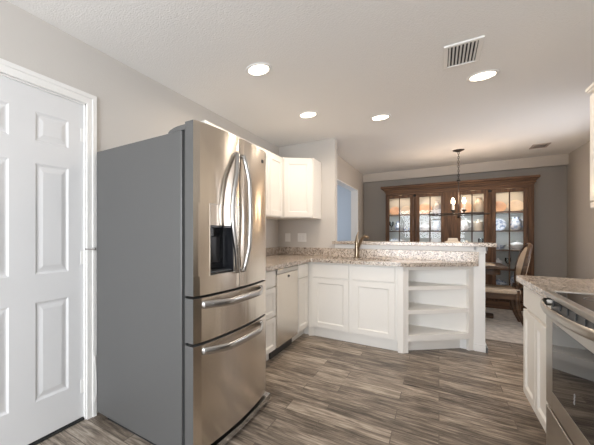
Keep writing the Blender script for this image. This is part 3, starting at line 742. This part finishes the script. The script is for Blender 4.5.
# ------------------------------------------------------------------ display hutch
HY = 7.08; HB = 7.44
hu = thing('display_hutch', 'wide walnut hutch with four tall glass doors against the dark taupe wall', 'hutch', (.175, 7.25, .004))
bm = bmesh.new()
box(bm, -.80, -.775, HY + .022, HB, .12, 1.96); box(bm, 1.125, 1.15, HY + .022, HB, .12, 1.96)
box(bm, -.775, 1.125, HY + .022, HB, 1.935, 1.96); box(bm, -.775, 1.125, HY + .022, HB, .12, .15)
for x in (-.36, .07, .235, .64): box(bm, x, x + .02, HY + .022, HB - .012, .15, 1.935)
obj('case', bm, M_WOODV, hu)
bm = bmesh.new(); box(bm, -.775, 1.125, HB - .010, HB - .001, .15, 1.935); obj('back_panel', bm, M_HBACK, hu, label='pale lining of the hutch back')
bm = bmesh.new(); box(bm, -.82, 1.17, HY - .02, HB, .0045, .12, .005); obj('plinth', bm, M_WOODH, hu)
bm = bmesh.new()
box(bm, -.805, 1.155, HY - .008, HB, 1.9605, 1.99, .002); box(bm, -.82, 1.168, HY - .022, HB, 1.99, 2.03, .004); box(bm, -.845, 1.18, HY - .045, HB, 2.03, 2.055, .004); box(bm, -.875, 1.205, HY - .075, HB, 2.055, 2.095, .006)
obj('cornice', bm, M_WOODH, hu)
bm = bmesh.new(); box(bm, -.80, 1.15, HY, HY + .022, 1.925, 1.96, .002); obj('frieze', bm, M_WOODH, hu)
for (x0, x1) in ((-.80, -.79), (-.37, -.328), (.628, .676), (1.085, 1.15)):
    bm = bmesh.new(); box(bm, x0, x1, HY - .006, HY + .022, .12, 1.925, .002)
    if x1 - x0 > .03: 
        for k in range(3): 
            xx = x0 + (x1 - x0) * (k + .6) / 3.2; tube(bm, [(xx, HY - .007, .2), (xx, HY - .007, 1.85)], .004, 6)
    pl = obj('pilaster', bm, M_WOODV, hu)
    if .03 < x1 - x0 < .06:
        bm = bmesh.new(); lathe(bm, [(0, .018), (.010, .016), (.022, .004), (.022, 0)], M=Matrix.Translation(((x0 + x1) / 2, HY - .006, 1.90)) @ Matrix.Rotation(PI / 2, 4, 'X')); obj('rosette', bm, M_GAP, pl, smooth=True)
bm = bmesh.new(); box(bm, .078, .242, HY, HY + .022, .12, 1.925)
for k in range(4): box(bm, .082 + k * .040, .119 + k * .040, HY - .006, HY, .14, 1.905, .004)
obj('centre_panel', bm, M_WOODV, hu)
BAYS = [(-.74, -.42), (-.277, .028), (.29, .58), (.725, 1.035)]
SH = [.63, .94, 1.25, 1.555]
for (gx0, gx1) in BAYS:
    x0, x1 = gx0 - .048, gx1 + .046
    bm = bmesh.new()
    box(bm, x0, gx0, HY - .012, HY + .020, .16, 1.92, .003); box(bm, gx1, x1, HY - .012, HY + .020, .16, 1.92, .003)
    box(bm, gx0, gx1, HY - .012, HY + .020, .16, .32, .002); box(bm, gx0, gx1, HY - .012, HY + .020, 1.865, 1.92, .002)
    d = obj('glass_door', bm, M_WOODV, hu)
    bm = bmesh.new(); xm_ = (gx0 + gx1) / 2
    box(bm, xm_ - .008, xm_ + .008, HY - .008, HY + .006, .32, 1.865)
    for z in SH: box(bm, gx0, gx1, HY - .008, HY + .006, z - .008, z + .008)
    obj('muntin', bm, M_WOODD, d)
    bm = bmesh.new(); box(bm, gx0, gx1, HY + .007, HY + .011, .32, 1.865); obj('pane', bm, M_GLASS, d)
    bm = bmesh.new(); lathe(bm, [(0, .022), (.010, .018), (.005, .006), (.008, 0)], M=Matrix.Translation((gx1 + .022, HY - .012, 1.05)) @ Matrix.Rotation(PI / 2, 4, 'X')); obj('knob', bm, M_IRON, d, smooth=True)
BX = [(-.774, -.361), (-.339, .069), (.256, .639), (.661, 1.124)]
for (x0, x1) in BX:
    for z in [.32] + SH:
        bm = bmesh.new(); box(bm, x0, x1, HY + .05, HB - .012, z - .008, z); obj('shelf', bm, M_WOODH, hu)
    xm_ = (x0 + x1) / 2
    bm = bmesh.new(); lathe(bm, [(0, -.012), (.034, -.012), (.036, 0), (0, 0)], (xm_, 7.26, 1.9345), 16); obj('puck_light', bm, M_PUCK, hu, smooth=True)
    area('hutch_puck', (xm_, 7.24, 1.915), (0, 0, 0), .30, .16, 1.2, (1, .74, .52))
    area('hutch_shelf_fill', (xm_, HY + .045, 1.545), (math.radians(30), 0, 0), .30, .02, .9, (.85, .93, 1))  # added cool fill without a fixture, brightens the middle shelves
    area('hutch_shelf_fill', (xm_, HY + .045, 1.24), (math.radians(30), 0, 0), .30, .02, .7, (.85, .93, 1))

# dishes (each a thing of its own; profile built at the origin)
def dish(kind, x, y, z, m, s, label, tilt=0):
    bm = bmesh.new()
    if kind == 'plate':
        prof = [(0, .004), (.05, .004), (.062, .010), (.098, .018), (.10, .016), (.062, .005), (.05, 0), (0, 0)]
        lathe(bm, [(r * s, h * s) for r, h in prof], seg=28)
        M_ = Matrix.Translation((x, y, z + .10 * s * math.sin(math.radians(76)) + .001)) @ Matrix.Rotation(math.radians(76), 4, 'X')
        for v in bm.verts: v.co = M_ @ v.co
    else:
        P = {'bowl': [(0, 0), (.035, 0), (.038, .01), (.075, .05), (.095, .085), (.098, .088), (.092, .084), (.07, .05), (.03, .015), (0, .012)],
             'pitcher': [(0, 0), (.045, 0), (.06, .03), (.068, .08), (.055, .14), (.038, .175), (.042, .20), (.052, .215), (.046, .213), (.034, .18), (0, .12)],
             'goblet': [(0, 0), (.034, 0), (.03, .004), (.006, .012), (.005, .085), (.022, .10), (.036, .135), (.034, .185), (.033, .185), (.034, .135), (.02, .104), (0, .10)],
             'vase': [(0, 0), (.035, 0), (.055, .05), (.06, .10), (.04, .16), (.022, .19), (.03, .215), (.026, .213), (.018, .19), (0, .15)],
             'tureen': [(0, 0), (.05, 0), (.045, .012), (.08, .04), (.098, .085), (.10, .095), (.08, .115), (.04, .135), (.012, .14), (.016, .16), (0, .168)],
             'canister': [(0, 0), (.055, 0), (.058, .01), (.058, .13), (.06, .135), (.06, .15), (.03, .165), (.012, .17), (.014, .185), (0, .19)]}[kind]
        lathe(bm, [(r * s, h * s) for r, h in P], (x, y, z + .0005), 24)
        if kind == 'pitcher':
            tube(bm, [(x + .05 * s, y, z + .05 * s), (x + .098 * s, y, z + .08 * s), (x + .10 * s, y, z + .14 * s), (x + .042 * s, y, z + .19 * s)], .008 * s, 8)
        if kind == 'tureen':
            for q in (-1, 1): tube(bm, [(x + q * .09 * s, y, z + .06 * s), (x + q * .118 * s, y, z + .075 * s), (x + q * .096 * s, y, z + .09 * s)], .007 * s, 8)
    o = obj(kind if kind != 'plate' else 'display_plate', bm, m, smooth=True)
    names = {'goblet': 'glass', 'plate': 'plate', 'canister': 'jar'}
    tag(o, label, names.get(kind, kind), 'china in the display hutch')
    return o
S1, S2, S3, S4 = 1.2505, .9405, .6305, 1.5555
bayname = ['leftmost door', 'second door from left', 'third door from left', 'rightmost door']
setup = [
 (0, S4, 'top', [('plate', -.095, .06, M_PEACH, .88, 'peach'), ('plate', .095, .06, M_CREAM, .92, 'cream')]),
 (0, S1, 'upper middle', [('goblet', -.14, -.05, M_GLASSW, 1.0, 'clear stemmed'), ('vase', -.04, .0, M_CHINA, .9, 'blue patterned'), ('bowl', .10, .0, M_CHINA, .75, 'blue patterned')]),
 (0, S2, 'lower middle', [('plate', -.10, .07, M_CHINA, .88, 'blue patterned'), ('pitcher', .025, -.02, M_WCHINA, .78, 'white'), ('canister', .15, .02, M_CREAM, .8, 'cream')]),
 (1, S4, 'top', [('plate', -.08, .06, M_PEACH, 1.05, 'peach'), ('vase', .10, .0, M_WCHINA, 1.1, 'white')]),
 (1, S1, 'upper middle', [('tureen', -.085, .0, M_WCHINA, .85, 'white lidded'), ('pitcher', .09, .0, M_CHINA, .9, 'blue patterned')]),
 (1, S2, 'lower middle', [('bowl', -.10, .0, M_CREAM, .85, 'cream'), ('plate', .09, .06, M_WCHINA, .98, 'white')]),
 (2, S4, 'top', [('plate', -.075, .06, M_PEACH, .98, 'peach'), ('vase', .10, .0, M_CREAM, 1.2, 'cream')]),
 (2, S1, 'upper middle', [('pitcher', -.10, -.02, M_WCHINA, 1.0, 'white'), ('canister', .09, .0, M_CREAM, 1.05, 'cream lidded')]),
 (2, S2, 'lower middle', [('tureen', -.06, .0, M_CREAM, .95, 'cream lidded'), ('goblet', .12, -.03, M_GLASSW, 1.0, 'clear stemmed')]),
 (3, S4, 'top', [('plate', -.10, .06, M_PEACH, .95, 'peach'), ('plate', .10, .06, M_CREAM, 1.0, 'cream')]),
 (3, S1, 'upper middle', [('plate', -.11, .07, M_CHINA, 1.05, 'blue patterned'), ('pitcher', .085, -.02, M_CHINA, 1.05, 'blue patterned')]),
 (3, S2, 'lower middle', [('bowl', -.11, .0, M_CHINA, .95, 'blue patterned'), ('tureen', .11, .0, M_WCHINA, .95, 'white lidded')]),
 (3, S3, 'low', [('canister', -.11, .0, M_WCHINA, .9, 'white lidded'), ('goblet', .0, -.03, M_GLASSW, 1.0, 'clear stemmed')]),
 (3, .3205, 'bottom', [('tureen', -.10, .0, M_CHINA, .9, 'blue patterned lidded'), ('vase', .09, .0, M_CHINA, 1.2, 'blue patterned')]),
]
for bay, z, word, items in setup:
    bx = sum(BAYS[bay]) / 2
    for kind, dx, dy, m, s, adj in items:
        kn = {'plate': 'plate standing', 'goblet': 'glass standing', 'canister': 'jar'}.get(kind, kind)
        dish(kind, bx + dx, 7.26 + dy, z, m, s, f'{adj} {kn} on the {word} hutch shelf, {bayname[bay]}')

# ------------------------------------------------------------------ dining table and chair
tb = thing('dining_table', 'dark wooden pedestal dining table between the half wall and the hutch', 'table', (.15, 6.22, .004))
bm = bmesh.new()
def rrect(x0, x1, y0, y1, r, n=6):
    p = []
    for cx_, cy_, a0 in ((x1 - r, y0 + r, -PI / 2), (x1 - r, y1 - r, 0), (x0 + r, y1 - r, PI / 2), (x0 + r, y0 + r, PI)):
        p += [(cx_ + r * math.cos(a0 + PI / 2 * k / n), cy_ + r * math.sin(a0 + PI / 2 * k / n)) for k in range(n + 1)]
    return p
prism(bm, rrect(-.55, .72, 5.75, 6.68, .12), .742, .770); obj('tabletop', bm, M_WOODD, tb, bevel=.005)
bm = bmesh.new(); prism(bm, rrect(-.48, .65, 5.82, 6.61, .08), .66, .7415); obj('apron', bm, M_WOODD, tb)
for x in (-.25, .42):
    bm = bmesh.new(); lathe(bm, [(0, .08), (.06, .08), (.07, .14), (.045, .22), (.06, .40), (.075, .52), (.05, .60), (.07, .66), (0, .66)], (x, 6.22, 0), 20); pd = obj('pedestal', bm, M_WOODD, tb, smooth=True)
    bm = bmesh.new(); box(bm, x - .05, x + .05, 5.90, 6.54, .03, .085, .012); box(bm, x - .06, x + .06, 5.90, 5.98, .004, .03, .006); box(bm, x - .06, x + .06, 6.46, 6.54, .004, .03, .006); box(bm, x, x + .19, 6.18, 6.26, .004, .075, .012); obj('foot', bm, M_WOODD, pd)
bm = bmesh.new(); box(bm, -.25, .42, 6.19, 6.25, .18, .24, .006); obj('stretcher', bm, M_WOODD, tb)
bm = bmesh.new(); prism(bm, rrect(.20, .62, 5.95, 6.45, .05), .7705, .776)
tag(obj('placemat', bm, M_CREAM), 'cream placemat at the right end of the dining table', 'placemat')
dc = thing('dining_chair', 'beige upholstered dining chair with curved dark wood back at the table end', 'chair', (.66, 5.98, .004))
bm = bmesh.new(); prism(bm, rrect(.40, .83, 5.76, 6.22, .06), .425, .485)
obj('seat', bm, M_FABRIC, dc, bevel=.018, label='beige padded seat')
bm = bmesh.new(); prism(bm, rrect(.405, .83, 5.77, 6.21, .05), .355, .4248); obj('seat_frame', bm, M_WOODD, dc)
for y in (5.79, 6.19):
    bm = bmesh.new(); tube(bm, [(.43, y, .4), (.425, y, .2), (.42, y, .004)], [.024, .021, .016], 10); obj('leg', bm, M_WOODD, dc, smooth=True)
    bm = bmesh.new(); tube(bm, [(.79, y, .48), (.785, y, .36), (.80, y, .22), (.835, y, .10), (.87, y, .004)], [.028, .030, .026, .022, .018], 10); obj('leg', bm, M_WOODD, dc, smooth=True)
# oval back: frame ring and upholstered pad, leaning back
def backpt(v, wv):   # v 0..1 up, wv across (-1..1)
    z = .50 + .56 * v; x = .805 + .095 * v + .03 * (1 - wv * wv) ; y = 5.99 + .235 * wv
    return Vector((x, y, z))
bm = bmesh.new(); pts = []
for k in range(41):
    a = 2 * PI * k / 40; cv, sv = math.cos(a), math.sin(a)
    pts.append(backpt(.5 + .5 * sv * 1.0, .96 * (abs(cv) ** .8) * (1 if cv > 0 else -1)))
tube(bm, pts, .024, 10, cap=False); obj('back_frame', bm, M_WOODD, dc, smooth=True)
bm = bmesh.new()
N1, N2 = 16, 8
def pad(off):
    g = []
    for i in range(N1):
        a = 2 * PI * i / N1; row = []
        for j in range(1, N2 + 1):
            q = j / N2; cv, sv = math.cos(a), math.sin(a)
            p = backpt(.5 + .47 * q * sv, .92 * q * (abs(cv) ** .8) * (1 if cv > 0 else -1)); p.x += off * (1 - q ** 4) + (.012 if off > 0 else -.012) ; row.append(bm.verts.new(p))
        g.append(row)
    c = backpt(.5, 0); c.x += off + (.012 if off > 0 else -.012); cvt = bm.verts.new(c)
    for i in range(N1):
        i2 = (i + 1) % N1; bm.faces.new((cvt, g[i][0], g[i2][0]))
        for j in range(N2 - 1): bm.faces.new((g[i][j], g[i][j + 1], g[i2][j + 1], g[i2][j]))
    return [r[-1] for r in g]
e1 = pad(-.030); e2 = pad(.018)
for i in range(N1): bm.faces.new((e1[i], e1[(i + 1) % N1], e2[(i + 1) % N1], e2[i]))
obj('backrest', bm, M_FABRIC, dc, smooth=True, label='beige padded oval backrest')
for y in (5.88, 6.10):
    bm = bmesh.new(); tube(bm, [(.79, y, .40), (.812, y, .54)], .022, 8); obj('back_post', bm, M_WOODD, dc, smooth=True)
